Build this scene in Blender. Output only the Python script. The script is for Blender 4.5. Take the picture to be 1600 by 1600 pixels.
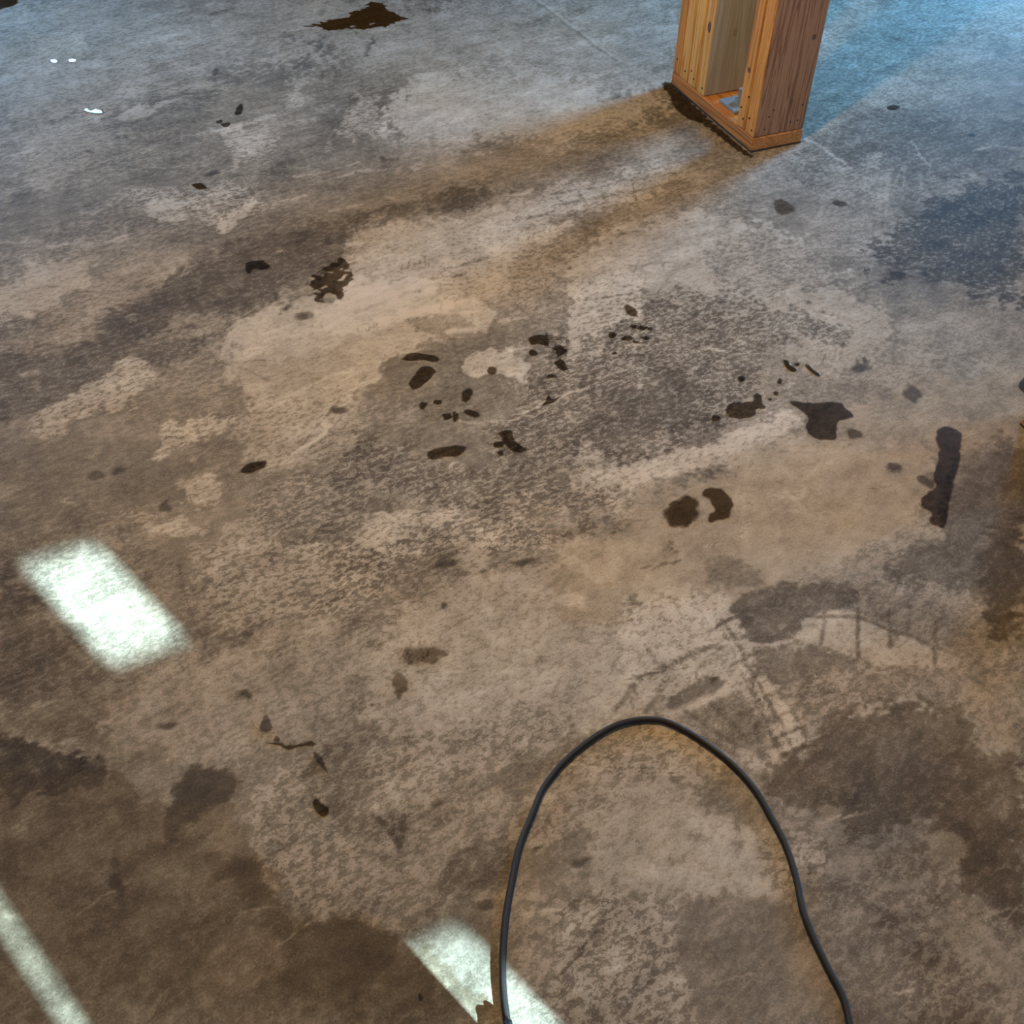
import bpy, bmesh, math, random
import numpy as np

# ------------------------------------------------------------------ clear
for o in list(bpy.data.objects):
    bpy.data.objects.remove(o)
scene = bpy.context.scene
C = scene.collection
rnd = random.Random(7)
nrng = np.random.default_rng(11)

# ------------------------------------------------------------------ camera (photo frame 1600 x 1600)
F_PX, CAM_H, NADIR = 1750.0, 1.30, (755.0, 2540.0)
_d = np.array([NADIR[0]-800, NADIR[1]-800, F_PX]); _d /= np.linalg.norm(_d)
_f = np.array([0, 0, 1.0])
_y = _f - _d*_f.dot(_d); _y /= np.linalg.norm(_y)
_x = np.cross(_y, -_d)
RC = np.array([_x, _y, -_d])                      # rows: world x, y, z in camera axes (right, down, forward)

def fl(px, py, z=0.0):
    """point on the horizontal plane z seen at photo pixel (px, py)"""
    r = RC @ np.array([px-800.0, py-800.0, F_PX])
    t = (z-CAM_H)/r[2]
    return np.array([r[0]*t, r[1]*t])

def project(x, y, z=0.0):
    p = np.stack([x, y, np.full_like(x, z-CAM_H)])
    c = RC.T @ p
    return c[0]/c[2]*F_PX+800, c[1]/c[2]*F_PX+800

from mathutils import Matrix
cam_d = bpy.data.cameras.new('camera')
cam = bpy.data.objects.new('camera', cam_d); C.objects.link(cam)
cam_d.sensor_width = 36; cam_d.lens = 36*F_PX/1600
cam_d.clip_start = 0.02; cam_d.clip_end = 200
right, down, fwd = RC[:, 0], RC[:, 1], RC[:, 2]
cam.matrix_world = Matrix(((right[0], -down[0], -fwd[0], 0), (right[1], -down[1], -fwd[1], 0),
                           (right[2], -down[2], -fwd[2], CAM_H), (0, 0, 0, 1)))
scene.camera = cam

# ------------------------------------------------------------------ world, sun, exposure
SKY_STRENGTH = 68.0
SUN_STRENGTH = 44.0
LAMP_STRENGTH = 2000.0
w = bpy.data.worlds.new('sky'); scene.world = w; w.use_nodes = True
bg = w.node_tree.nodes['Background']
bg.inputs[0].default_value = (0.19, 0.53, 1.0, 1); bg.inputs[1].default_value = SKY_STRENGTH

SUN_AZ, SUN_EL = math.radians(-45), math.radians(24)      # direction towards the sun
SUN = np.array([math.cos(SUN_AZ)*math.cos(SUN_EL), math.sin(SUN_AZ)*math.cos(SUN_EL), math.sin(SUN_EL)])
sl = bpy.data.lights.new('sun', 'SUN'); sl.energy = SUN_STRENGTH; sl.angle = math.radians(0.65)
sl.color = (0.60, 0.88, 1.0)
so = bpy.data.objects.new('sun', sl); C.objects.link(so)
from mathutils import Vector
so.rotation_euler = Vector(SUN).to_track_quat('Z', 'Y').to_euler()
so.location = Vector(SUN)*12

vs = scene.view_settings
vs.view_transform = 'Standard'; vs.look = 'None'; vs.gamma = 1; vs.use_curve_mapping = False
vs.exposure = 0.55

# ------------------------------------------------------------------ helpers
def new_mat(name):
    m = bpy.data.materials.new(name); m.use_nodes = True
    return m, m.node_tree.nodes, m.node_tree.links, m.node_tree.nodes['Principled BSDF']

def plain(name, col, rough=0.6, metal=0.0, noise=0.12, scale=30):
    m, n, l, b = new_mat(name)
    tc = n.new('ShaderNodeTexCoord'); no = n.new('ShaderNodeTexNoise')
    no.inputs['Scale'].default_value = scale; no.inputs['Detail'].default_value = 6
    l.new(tc.outputs['Object'], no.inputs['Vector'])
    mx = n.new('ShaderNodeMix'); mx.data_type = 'RGBA'
    mx.inputs['A'].default_value = (*[c*(1-noise) for c in col], 1)
    mx.inputs['B'].default_value = (*[min(1, c*(1+noise)) for c in col], 1)
    l.new(no.outputs['Fac'], mx.inputs['Factor']); l.new(mx.outputs['Result'], b.inputs['Base Color'])
    b.inputs['Roughness'].default_value = rough; b.inputs['Metallic'].default_value = metal
    return m

def obj(name, bm, mat, parent=None, smooth=False):
    me = bpy.data.meshes.new(name)
    bm.normal_update(); bm.to_mesh(me); bm.free()
    me.materials.append(mat)
    if smooth:
        me.polygons.foreach_set('use_smooth', [True]*len(me.polygons))
    o = bpy.data.objects.new(name, me); C.objects.link(o)
    o.parent = parent
    return o

def tag(o, label, cat, group=None):
    o['label'] = label; o['category'] = cat
    if group: o['group'] = group
    return o

def struct(o):
    o['kind'] = 'structure'; return o

def empty(name, loc, rz=0.0):
    o = bpy.data.objects.new(name, None); C.objects.link(o)
    o.location = loc; o.rotation_euler = (0, 0, rz); o.empty_display_size = 0.1
    return o

def box_bm(x0, x1, y0, y1, z0, z1, bevel=0.0, seg=1):
    bm = bmesh.new()
    bmesh.ops.create_cube(bm, size=1)
    for v in bm.verts:
        v.co.x = x0 if v.co.x < 0 else x1
        v.co.y = y0 if v.co.y < 0 else y1
        v.co.z = z0 if v.co.z < 0 else z1
    if bevel:
        bmesh.ops.bevel(bm, geom=bm.edges[:], offset=bevel, segments=seg, affect='EDGES', profile=0.5)
    return bm

def cyl_bm(r, p0, p1, seg=16, r1=None):
    bm = bmesh.new()
    p0, p1 = Vector(p0), Vector(p1)
    bmesh.ops.create_cone(bm, cap_ends=True, segments=seg, radius1=r, radius2=r if r1 is None else r1, depth=(p1-p0).length)
    q = (p1-p0).to_track_quat('Z', 'Y')
    bmesh.ops.transform(bm, matrix=Matrix.Translation((p0+p1)/2) @ q.to_matrix().to_4x4(), verts=bm.verts)
    return bm

def catmull(pts, n=8, closed=True):
    pts = [np.array(p, float) for p in pts]; out = []
    m = len(pts)
    for i in range(m if closed else m-1):
        if closed:
            p0, p1, p2, p3 = pts[(i-1) % m], pts[i], pts[(i+1) % m], pts[(i+2) % m]
        else:
            p0, p1, p2, p3 = pts[max(i-1, 0)], pts[i], pts[i+1], pts[min(i+2, m-1)]
        for k in range(n):
            t = k/n
            out.append(0.5*((2*p1)+(-p0+p2)*t+(2*p0-5*p1+4*p2-p3)*t*t+(-p0+3*p1-3*p2+p3)*t**3))
    if not closed: out.append(pts[-1])
    return out

# ------------------------------------------------------------------ room shell
ROOM_AZ = math.radians(27)
U = np.array([math.cos(ROOM_AZ), math.sin(ROOM_AZ)]); V = np.array([-math.sin(ROOM_AZ), math.cos(ROOM_AZ)])
U0, U1, V0, V1, ZC = -3.6, 3.6, -1.3, 5.0, 2.7
def uv(u, v): return U*u + V*v
def to_uv(p): return float(np.dot(p, U)), float(np.dot(p, V))

wall_mat = plain('plywood_sheathing', (0.33, 0.25, 0.155), 0.8, scale=6)
ceil_mat = plain('ceiling_board', (0.34, 0.26, 0.17), 0.85, scale=5)
frame_mat = plain('window_frame_paint', (0.7, 0.7, 0.68), 0.5)
mg, gn, gl, gb = new_mat('window_glass')
tr = gn.new('ShaderNodeBsdfTransparent'); tr.inputs[0].default_value = (0.95, 0.97, 0.96, 1)
gg = gn.new('ShaderNodeBsdfGlossy'); gg.inputs['Roughness'].default_value = 0.02
lw = gn.new('ShaderNodeFresnel'); lw.inputs['IOR'].default_value = 1.45
ms = gn.new('ShaderNodeMixShader')
gl.new(lw.outputs[0], ms.inputs[0]); gl.new(tr.outputs[0], ms.inputs[1]); gl.new(gg.outputs[0], ms.inputs[2])
gl.new(ms.outputs[0], gn['Material Output'].inputs['Surface'])

def wall(name, origin, axis, outward, length, height, thick, holes, mat):
    """a wall slab with rectangular openings; holes = (s0, s1, z0, z1)"""
    ss = sorted({0.0, length, *[h[0] for h in holes], *[h[1] for h in holes]})
    zs = sorted({0.0, height, *[h[2] for h in holes], *[h[3] for h in holes]})
    def solid(i, j):
        if i < 0 or j < 0 or i >= len(ss)-1 or j >= len(zs)-1: return False
        s, z = (ss[i]+ss[i+1])/2, (zs[j]+zs[j+1])/2
        return not any(h[0] < s < h[1] and h[2] < z < h[3] for h in holes)
    bm = bmesh.new(); cache = {}
    def P(i, j, k):
        if (i, j, k) not in cache:
            p = origin + axis*ss[i] + outward*(thick*k)
            cache[(i, j, k)] = bm.verts.new((p[0], p[1], zs[j]))
        return cache[(i, j, k)]
    for i in range(len(ss)-1):
        for j in range(len(zs)-1):
            if not solid(i, j): continue
            bm.faces.new([P(i, j, 0), P(i+1, j, 0), P(i+1, j+1, 0), P(i, j+1, 0)])
            bm.faces.new([P(i, j, 1), P(i, j+1, 1), P(i+1, j+1, 1), P(i+1, j, 1)])
            if not solid(i-1, j): bm.faces.new([P(i, j, 0), P(i, j+1, 0), P(i, j+1, 1), P(i, j, 1)])
            if not solid(i+1, j): bm.faces.new([P(i+1, j, 0), P(i+1, j, 1), P(i+1, j+1, 1), P(i+1, j+1, 0)])
            if not solid(i, j-1): bm.faces.new([P(i, j, 0), P(i, j, 1), P(i+1, j, 1), P(i+1, j, 0)])
            if not solid(i, j+1): bm.faces.new([P(i, j+1, 0), P(i+1, j+1, 0), P(i+1, j+1, 1), P(i, j+1, 1)])
    bmesh.ops.recalc_face_normals(bm, faces=bm.faces[:])
    return struct(obj(name, bm, mat))

def rect_prism(origin, axis, outward, s0, s1, z0, z1, k0, k1):
    bm = bmesh.new(); vv = []
    for k in (k0, k1):
        for s, z in ((s0, z0), (s1, z0), (s1, z1), (s0, z1)):
            p = origin+axis*s+outward*k; vv.append(bm.verts.new((p[0], p[1], z)))
    for q in ((3, 2, 1, 0), (4, 5, 6, 7), (0, 1, 5, 4), (1, 2, 6, 5), (2, 3, 7, 6), (3, 0, 4, 7)):
        bm.faces.new([vv[i] for i in q])
    bmesh.ops.recalc_face_normals(bm, faces=bm.faces[:])
    return bm

win_n = [0]
def window(origin, axis, outward, thick, h):
    """frame bars round an opening (standing outside the clear opening, against the wall's outer face) and one pane"""
    win_n[0] += 1
    s0, s1, z0, z1 = h
    g = struct(obj('window_%d' % win_n[0], rect_prism(origin, axis, outward, s0, s1, z0, z1, thick-0.006, thick), mg))
    b = 0.05
    for (a0, a1, c0, c1) in ((s0-b, s0, z0-b, z1+b), (s1, s1+b, z0-b, z1+b), (s0, s1, z0-b, z0), (s0, s1, z1, z1+b)):
        obj('window_frame', rect_prism(origin, axis, outward, a0, a1, c0, c1, thick+0.001, thick+0.03), frame_mat, g)
    # light portal for the sky seen through this opening
    return g

def portal(origin, axis, outward, thick, h):
    s0, s1, z0, z1 = h
    ld = bpy.data.lights.new('window_daylight', 'AREA'); ld.shape = 'RECTANGLE'
    ld.size, ld.size_y = s1-s0, z1-z0
    ld.cycles.is_portal = True
    lo = bpy.data.objects.new('window_daylight', ld); C.objects.link(lo)
    c = origin+axis*(s0+s1)/2+outward*(thick*0.5)
    lo.location = (c[0], c[1], (z0+z1)/2)
    lo.rotation_euler = Vector((outward[0], outward[1], 0)).to_track_quat('Z', 'Y').to_euler()

# back wall: the openings are where the sun patches on the floor look back along the sun's rays
TB = 0.08
ob, ab, nb = uv(U0, V0), U, -V
def to_wall(p):
    sx = np.array([SUN[0], SUN[1]])
    t = (V0-np.dot(p, V))/np.dot(sx, V)
    q = p+sx*t
    return float(np.dot(q, U))-U0, SUN[2]*t
def sun_hole(corners, grow=(0, 0, 0, 0)):
    q = np.array([to_wall(fl(*c)) for c in corners])
    s0, s1, z0, z1 = q[:, 0].min(), q[:, 0].max(), q[:, 1].min(), q[:, 1].max()
    return [s0-grow[0], s1+grow[1], z0-grow[2], z1+grow[3]]
sx = np.array([SUN[0], SUN[1]]); _k = TB/abs(np.dot(sx, V))
DU, DZ = float(np.dot(sx, U))*_k, SUN[2]*_k
def thick_hole(h):
    return (h[0]+min(0, DU), h[1]+max(0, DU), h[2], h[3]+DZ)
q1 = np.array([to_wall(fl(*c)) for c in ((22, 875), (140, 836), (300, 989), (172, 1031))])
h1 = [(q1[0, 0]+q1[3, 0])/2, (q1[1, 0]+q1[2, 0])/2, (q1[2, 1]+q1[3, 1])/2, (q1[0, 1]+q1[1, 1])/2]
ta = to_wall(fl(712, 1420)); tb = to_wall(fl(634, 1456)); td = to_wall(fl(876, 1592))
h2 = [tb[0]-0.07, (ta[0]+td[0])/2, to_wall(fl(980, 1760))[1], (ta[1]+tb[1])/2]
l3 = to_wall(fl(62, 1540)); r3 = to_wall(fl(100, 1525))
h3 = [(l3[0]+r3[0])/2-0.014, (l3[0]+r3[0])/2+0.010, to_wall(fl(260, 1900))[1], to_wall(fl(-40, 1330))[1]]
print('sun holes', h1, h2, h3)
holes_b = [thick_hole(h) for h in (h1, h2, h3)]
wall('wall_back', ob, ab, nb, U1-U0, ZC, TB, holes_b, wall_mat)
for h in holes_b: window(ob, ab, nb, TB, h)

# right wall: windows that let the blue daylight in
TR = 0.14
orr, ar, nr = uv(U1, V0), V, U
holes_r = [(2.45-V0, 3.0-V0, 0.15, 1.45), (0.30-V0, 0.72-V0, 0.40, 0.95)]
wall('wall_right', orr, ar, nr, V1-V0, ZC, TR, holes_r, wall_mat)
for h in holes_r: window(orr, ar, nr, TR, h); portal(orr, ar, nr, TR, h)
# far wall
of, af, nf = uv(U0, V1), U, V
holes_f = [(0.28-U0, 0.54-U0, 0.62, 1.08), (-1.0-U0, -0.45-U0, 0.35, 1.1)]
wall('wall_far', of, af, nf, U1-U0, ZC, TR, holes_f, wall_mat)
for h in holes_f: window(of, af, nf, TR, h); portal(of, af, nf, TR, h)
wall('wall_left', uv(U0, V0), V, -U, V1-V0, ZC, TR, [], wall_mat)
bm = bmesh.new()
cs = [uv(U0-.2, V0-.2), uv(U1+.2, V0-.2), uv(U1+.2, V1+.2), uv(U0-.2, V1+.2)]
lo_ = [bm.verts.new((c[0], c[1], ZC)) for c in cs]; hi_ = [bm.verts.new((c[0], c[1], ZC+.2)) for c in cs]
bm.faces.new(lo_[::-1]); bm.faces.new(hi_)
for i in range(4): bm.faces.new([lo_[i], lo_[(i+1) % 4], hi_[(i+1) % 4], hi_[i]])
struct(obj('ceiling', bm, ceil_mat))

# ------------------------------------------------------------------ floor: one slab whose residue, wear, stains and some painted shade are mapped on a fine grid
XA, XB, YA, YB = -1.75, 1.75, 0.40, 3.75
def graded(segs):
    out = []
    for a, b, d in segs:
        n = max(1, round((b-a)/d)); out += list(a+(b-a)*np.arange(n)/n)
    return np.array(out+[segs[-1][1]])
gx = graded([(XA, -0.70, 0.0052), (-0.70, 0.75, 0.0032), (0.75, XB, 0.0052)])
gy = graded([(YA, 1.35, 0.0030), (1.35, 2.3, 0.0042), (2.3, YB, 0.0058)])
NX, NY = len(gx), len(gy)
GX, GY = np.meshgrid(gx, gy)
PX, PY = project(GX.ravel(), GY.ravel())
PX = PX.reshape(NY, NX); PY = PY.reshape(NY, NX)
# gentle wandering of every outline
def lowpass(cells, amp):
    n = nrng.normal(size=(cells+2, cells+2))
    iy = np.linspace(0, cells, NY); ix = np.linspace(0, cells, NX)
    y0 = iy.astype(int); x0 = ix.astype(int); fy = (iy-y0)[:, None]; fx = (ix-x0)[None, :]
    fy = fy*fy*(3-2*fy); fx = fx*fx*(3-2*fx)
    a = n[np.ix_(y0, x0)]; b = n[np.ix_(y0, x0+1)]; c = n[np.ix_(y0+1, x0)]; d = n[np.ix_(y0+1, x0+1)]
    return amp*((a*(1-fx)+b*fx)*(1-fy)+(c*(1-fx)+d*fx)*fy)
WX = PX + lowpass(45, 6) + lowpass(130, 4) + lowpass(330, 2.4); WY = PY + lowpass(45, 5) + lowpass(130, 3) + lowpass(330, 2)
PN = lowpass(26, .35) + lowpass(60, .35) + lowpass(140, .40) + lowpass(300, .45) + lowpass(520, .35)

TONE = np.full((NY, NX), 0.43) + lowpass(14, 0.035) + lowpass(34, 0.03)
SPEC = np.full((NY, NX), 0.35) + lowpass(12, 0.10)
OCH = np.full((NY, NX), 0.0)

def region(x0, x1, y0, y1):
    m = (WX > x0) & (WX < x1) & (WY > y0) & (WY < y1)
    return m
def poly_mask(poly, soft):
    P = np.array(poly, float)
    x0, y0 = P.min(0)-soft*1.2; x1, y1 = P.max(0)+soft*1.2
    sel = np.nonzero(region(x0, x1, y0, y1).ravel())[0]
    x = WX.ravel()[sel]; y = WY.ravel()[sel]
    inside = np.zeros(len(sel), bool); dist = np.full(len(sel), 1e9)
    n = len(P)
    for i in range(n):
        ax, ay = P[i]; bx, by = P[(i+1) % n]
        c = ((ay > y) != (by > y)) & (x < (bx-ax)*(y-ay)/((by-ay) or 1e-9)+ax)
        inside ^= c
        dx, dy = bx-ax, by-ay
        t = np.clip(((x-ax)*dx+(y-ay)*dy)/(dx*dx+dy*dy+1e-9), 0, 1)
        dist = np.minimum(dist, np.hypot(x-ax-t*dx, y-ay-t*dy))
    sd = np.where(inside, dist, -dist)
    k = np.clip(sd/(2*soft)+0.5, 0, 1)
    k = np.clip((k+0.50*(1-.72*(2*k-1)**2)*PN.ravel()[sel]*np.sqrt(np.clip(soft/12, .3, 1.4))-0.5)*1.7+0.5, 0, 1)
    return sel, k*k*(3-2*k)
def put(sel, k, tone=None, spec=None, och=None, a=1.0):
    for arr, val in ((TONE, tone), (SPEC, spec), (OCH, och)):
        if val is None: continue
        r = arr.reshape(-1)
        r[sel] += (val-r[sel])*k*a
def A(poly, tone=None, spec=None, och=None, a=0.78, soft=12):
    put(*poly_mask(catmull(poly, 3), soft), tone, spec, och, a)
def E(cx, cy, rx, ry, rot=0, tone=None, spec=None, och=None, a=0.85, soft=4, ring=0):
    c, s = math.cos(math.radians(rot)), math.sin(math.radians(rot))
    R_ = max(rx, ry)+soft*2
    sel = np.nonzero(region(cx-R_, cx+R_, cy-R_, cy+R_).ravel())[0]
    x = WX.ravel()[sel]-cx; y = WY.ravel()[sel]-cy
    r = np.hypot((x*c+y*s)/rx, (-x*s+y*c)/ry)
    d = (1-r)*min(rx, ry)
    if ring: k = np.clip(1-np.abs(d)/ring, 0, 1)
    else: k = np.clip(d/(2*soft)+0.5, 0, 1)
    put(sel, k, tone, spec, och, a)
def S(pts, width, tone, a=0.7, spec=None, smooth=True):
    P = catmull(pts, 4, closed=False) if smooth and len(pts) > 2 else [np.array(p, float) for p in pts]
    P = np.array(P)
    x0, y0 = P.min(0)-width*2; x1, y1 = P.max(0)+width*2
    sel = np.nonzero(region(x0, x1, y0, y1).ravel())[0]
    x = .75*PX.ravel()[sel]+.25*WX.ravel()[sel]; y = .75*PY.ravel()[sel]+.25*WY.ravel()[sel]; dist = np.full(len(sel), 1e9)
    for i in range(len(P)-1):
        ax, ay = P[i]; dx, dy = P[i+1]-P[i]
        t = np.clip(((x-ax)*dx+(y-ay)*dy)/(dx*dx+dy*dy+1e-9), 0, 1)
        dist = np.minimum(dist, np.hypot(x-ax-t*dx, y-ay-t*dy))
    k = np.clip(1.25-dist/(width*0.5)*0.75, 0, 1)
    put(sel, k, tone, spec, None, a)

#@@PAINT_BEGIN
# --- broad zones
A([(0,0),(420,0),(500,60),(300,140),(120,190),(0,210)], .54, .4, soft=50)
A([(420,0),(1040,0),(1040,140),(860,200),(640,120),(480,80)], .52, .3, soft=40)
A([(600,175),(690,120),(800,115),(1000,150),(1030,170),(900,215),(740,225),(640,215)], .62, .35, soft=22)
A([(545,345),(620,352),(720,335),(800,315),(900,305),(860,380),(800,430),(700,460),(600,460),(540,470),(520,430),(560,395)], .63, .45, soft=14)
A([(400,480),(460,470),(530,470),(560,480),(700,470),(760,470),(770,515),(690,545),(600,560),(560,600),(450,640),(360,600),(365,515)], .68, .3, soft=12)
A([(520,470),(560,440),(640,450),(700,470),(640,500),(560,520),(500,500)], .76, .2, soft=16)
A([(425,565),(500,555),(552,560),(545,610),(500,622),(430,620)], .55, .25, soft=6)
A([(370,620),(450,600),(540,610),(520,680),(450,720),(420,660)], .60, .5, soft=14)
A([(380,640),(560,620),(640,640),(560,720),(440,730),(390,700)], .55, .55, soft=20)
A([(560,520),(640,510),(660,540),(600,556),(560,545)], .62, .3, soft=8)
for i in range(26):
    x = rnd.uniform(380, 800); y = rnd.uniform(350, 600); ln = rnd.uniform(20, 70)
    S([(x, y), (x+ln, y-ln*rnd.uniform(.1, .35))], rnd.uniform(2.5, 6), rnd.choice([.5, .54, .76, .78]), .45)
A([(700,380),(860,340),(870,420),(780,470),(700,450)], .60, .5, soft=16)
A([(635,495),(710,490),(735,525),(690,530),(650,510)], .46, .2, soft=4)
A([(640,560),(760,520),(870,500),(930,520),(840,620),(740,700),(640,720),(560,700),(580,640)], .40, .3, soft=16)
A([(0,545),(120,540),(260,430),(400,370),(480,348),(560,332),(720,300),(800,288),(800,303),(700,325),(560,347),(520,400),(430,470),(350,490),(250,500),(170,560),(0,610)], .27, .4, soft=16)  # the post's long cast shadow, painted into the floor tone
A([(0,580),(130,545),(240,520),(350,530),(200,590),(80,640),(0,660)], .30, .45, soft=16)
A([(0,310),(100,290),(250,260),(300,300),(150,330),(0,400)], .35, .2, soft=25)
A([(0,690),(200,700),(330,720),(300,800),(0,830)], .38, .2, soft=25)
A([(45,665),(70,640),(100,628),(125,605),(170,590),(195,566),(222,560),(243,580),(233,600),(236,615),(205,640),(180,650),(150,648),(110,672),(75,695),(60,680)], .66, .8, soft=9, a=.7)
A([(242,715),(250,690),(262,662),(285,668),(330,650),(360,658),(340,680),(300,690),(275,700)], .64, .9, soft=9, a=.7)
A([(0,460),(60,410),(130,415),(140,440),(80,470),(0,510)], .64, .4, soft=14)
A([(150,305),(220,298),(300,290),(380,300),(420,320),(370,330),(330,355),(300,330),(240,325)], .56, .9, soft=14, a=.6)
A([(338,205),(372,195),(385,205),(420,205),(435,225),(412,240),(400,255),(375,246),(372,262),(360,235)], .60, .9, soft=10, a=.6)
A([(230,320),(285,315),(290,345),(250,355)], .62, .5, soft=5)
A([(340,350),(390,310),(400,320),(360,355)], .66, .6, soft=4)
A([(45,60),(80,50),(110,55),(130,80),(80,88)], .58, .6, a=.6, soft=10)
A([(0,240),(55,232),(60,238),(20,246)], .66, .4, soft=4)
A([(22,280),(50,275),(80,275),(80,290),(50,292),(26,288)], .58, .5, a=.6, soft=6)
A([(200,170),(240,158),(280,160),(235,180),(180,190)], .60, .4, soft=5)
A([(530,205),(548,180),(560,155),(590,155),(605,185),(640,195),(600,210),(560,212)], .61, .7, a=.6, soft=12)
A([(440,122),(470,116),(495,118),(476,132),(470,152),(448,160),(452,138)], .60, .7, a=.6, soft=8)
A([(0,880),(30,870),(30,1000),(0,1060)], .28, soft=12)
# streaks across the upper floor
for i in range(46):
    x = rnd.uniform(-40, 1000); y = rnd.uniform(10, 420); ln = rnd.uniform(30, 120)
    S([(x, y), (x+ln*.5, y-ln*.10), (x+ln, y-ln*.22)], rnd.uniform(3, 9), rnd.choice([.62, .6, .34, .36]), a=.55, spec=.6)
# --- right of the post
A([(1290,0),(1600,0),(1600,110),(1450,170),(1270,210)], .45, .45, soft=30)
A([(1250,230),(1400,170),(1600,190),(1600,260),(1420,300),(1250,290)], .33, .5, soft=30)
A([(1280,280),(1400,270),(1420,400),(1330,420),(1270,350)], .49, .4, soft=20)
A([(1430,310),(1500,280),(1600,290),(1600,470),(1520,470),(1440,440),(1360,420),(1400,370)], .21, .95, och=.3, a=.75, soft=40)
A([(880,400),(950,370),(1100,330),(1250,370),(1300,420),(1400,500),(1380,560),(1300,590),(1240,580),(1200,540),(1120,470),(1000,460),(930,480),(880,520)], .62, .3, soft=22)
A([(1130,370),(1260,390),(1310,440),(1220,470),(1130,440)], .45, .5, soft=18)
A([(850,520),(960,480),(1100,465),(1200,475),(1300,500),(1310,540),(1220,540),(1180,600),(1140,650),(1050,690),(980,720),(850,730),(760,700),(820,620)], .37, .85, soft=20)
A([(940,610),(1050,590),(1090,640),(1000,680),(930,690)], .33, .5, soft=16)
A([(730,565),(800,555),(830,580),(815,600),(780,590),(745,600)], .72, .5, soft=6)
A([(900,440),(980,420),(1010,470),(950,520),(890,560),(880,490)], .62, .7, soft=12)
A([(810,410),(860,380),(880,440),(830,500),(790,480)], .46, .5, soft=14)
A([(850,290),(960,270),(1060,260),(1000,320),(880,330)], .58, .55, soft=14)
A([(950,735),(1050,705),(1150,665),(1230,640),(1250,660),(1150,710),(1000,760),(950,760)], .68, .6, soft=9)
A([(1030,770),(1150,720),(1300,690),(1450,690),(1440,790),(1380,850),(1280,900),(1150,930),(1000,930),(850,900),(870,850),(960,830)], .58, .10, och=.35, soft=24)
A([(1300,640),(1600,590),(1600,690),(1450,700),(1330,700)], .50, .15, och=.45, soft=22)  # ochre of the second post's shadow band painted into the slab
A([(1500,725),(1600,695),(1600,960),(1480,905),(1380,905),(1460,830)], .28, .25, soft=22)  # dark area of the second post's cast shadow, painted into the tone
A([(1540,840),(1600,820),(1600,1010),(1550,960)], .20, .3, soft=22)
A([(1380,520),(1480,480),(1600,500),(1600,560),(1480,570)], .50, .3, soft=20)
A([(1160,810),(1180,790),(1200,800),(1230,880),(1190,905),(1160,880)], .58, .1, soft=8)
A([(1120,870),(1180,880),(1190,910),(1110,915)], .42, .2, soft=10)
# --- middle
A([(330,850),(560,830),(700,800),(820,770),(960,740),(960,820),(860,850),(700,900),(500,960),(330,950)], .44, .95, soft=22)
A([(540,830),(600,800),(700,775),(760,790),(640,840),(560,860)], .62, .7, soft=10)
A([(560,690),(700,720),(860,740),(860,790),(700,790),(560,760),(480,780)], .36, .8, soft=16)
A([(890,700),(930,705),(965,740),(985,775),(940,770),(900,755)], .62, .6, a=.6, soft=16)
A([(640,930),(800,880),(900,870),(960,940),(1100,940),(1040,1060),(900,1150),(760,1200),(620,1150),(560,1060)], .60, .35, soft=26)
A([(620,880),(720,850),(740,880),(680,920),(600,930)], .38, .5, soft=14)
A([(720,850),(770,850),(790,880),(740,905),(700,890)], .64, .4, a=.6, soft=20)
A([(400,760),(560,740),(560,830),(400,850)], .42, .7, soft=16)
A([(860,890),(960,910),(970,970),(930,975),(870,960)], .47, .1, och=.5, soft=10)
E(865,815,26,22,0,.52,.2,soft=4); E(865,800,40,38,0,.62,a=.5,ring=3)
E(935,797,14,11,-20,.62,.1,soft=3); E(922,812,8,6,-30,.62,.1,soft=3)
E(885,935,24,18,0,.64,.3,soft=6)
A([(835,780),(900,770),(960,780),(980,830),(900,840),(840,830)], .36, .5, a=.5, soft=10)
E(178,862,9,8,0,.55,soft=2)
A([(30,835),(60,805),(95,815),(100,840)], .52, .5, soft=5)
A([(190,805),(215,790),(237,815),(225,830)], .52, .6, soft=4)
A([(215,840),(260,815),(325,815),(320,835),(270,835)], .60, .7, soft=4)
A([(295,770),(325,745),(345,760),(340,790),(300,795)], .58, .6, soft=5)
A([(340,840),(370,820),(400,820),(400,860),(350,860)], .52, .5, soft=6)
E(410,930,45,30,-15,.55,.6,soft=6)
# --- lattice print
A([(980,950),(1100,938),(1130,940),(1160,1000),(1200,1060),(1260,1150),(1255,1175),(1180,1200),(1150,1170),(1130,1100),(1000,1080),(960,1010)], .62, .6, soft=7)
A([(1035,1090),(1110,1055),(1135,1075),(1050,1105)], .33, .1, soft=4)
A([(1060,1115),(1150,1085),(1200,1140),(1170,1180),(1110,1130)], .40, .3, soft=6)
S([(1040,1118),(1140,1080)], 13, .66, .9)
for a_, b_ in (((1070,1108),(1150,1165)),((1110,1100),(1200,1185)),((1160,1050),(1225,1185)),((1200,1040),(1262,1160)),((1185,1170),(1255,1150)),((1000,1060),(1150,990)),((1010,1110),(1040,1060)),((960,1110),(990,1070)),((1100,1040),(1150,1010)),((1150,1120),(1220,1090)),((1040,1130),(1180,1190)),((1180,1130),(1190,1200)),((1215,1110),(1170,1075))):
    S([a_, b_], 8, .33, .75)
S([(1118,948),(1150,1005),(1185,1060),(1220,1110),(1252,1160)], 46, .64, .7, spec=.5)
S([(1160,1180),(1190,1196),(1225,1182),(1258,1164)], 16, .64, .7)
S([(1010,1070),(1060,1050),(1110,1040)], 22, .60, .6)
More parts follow.
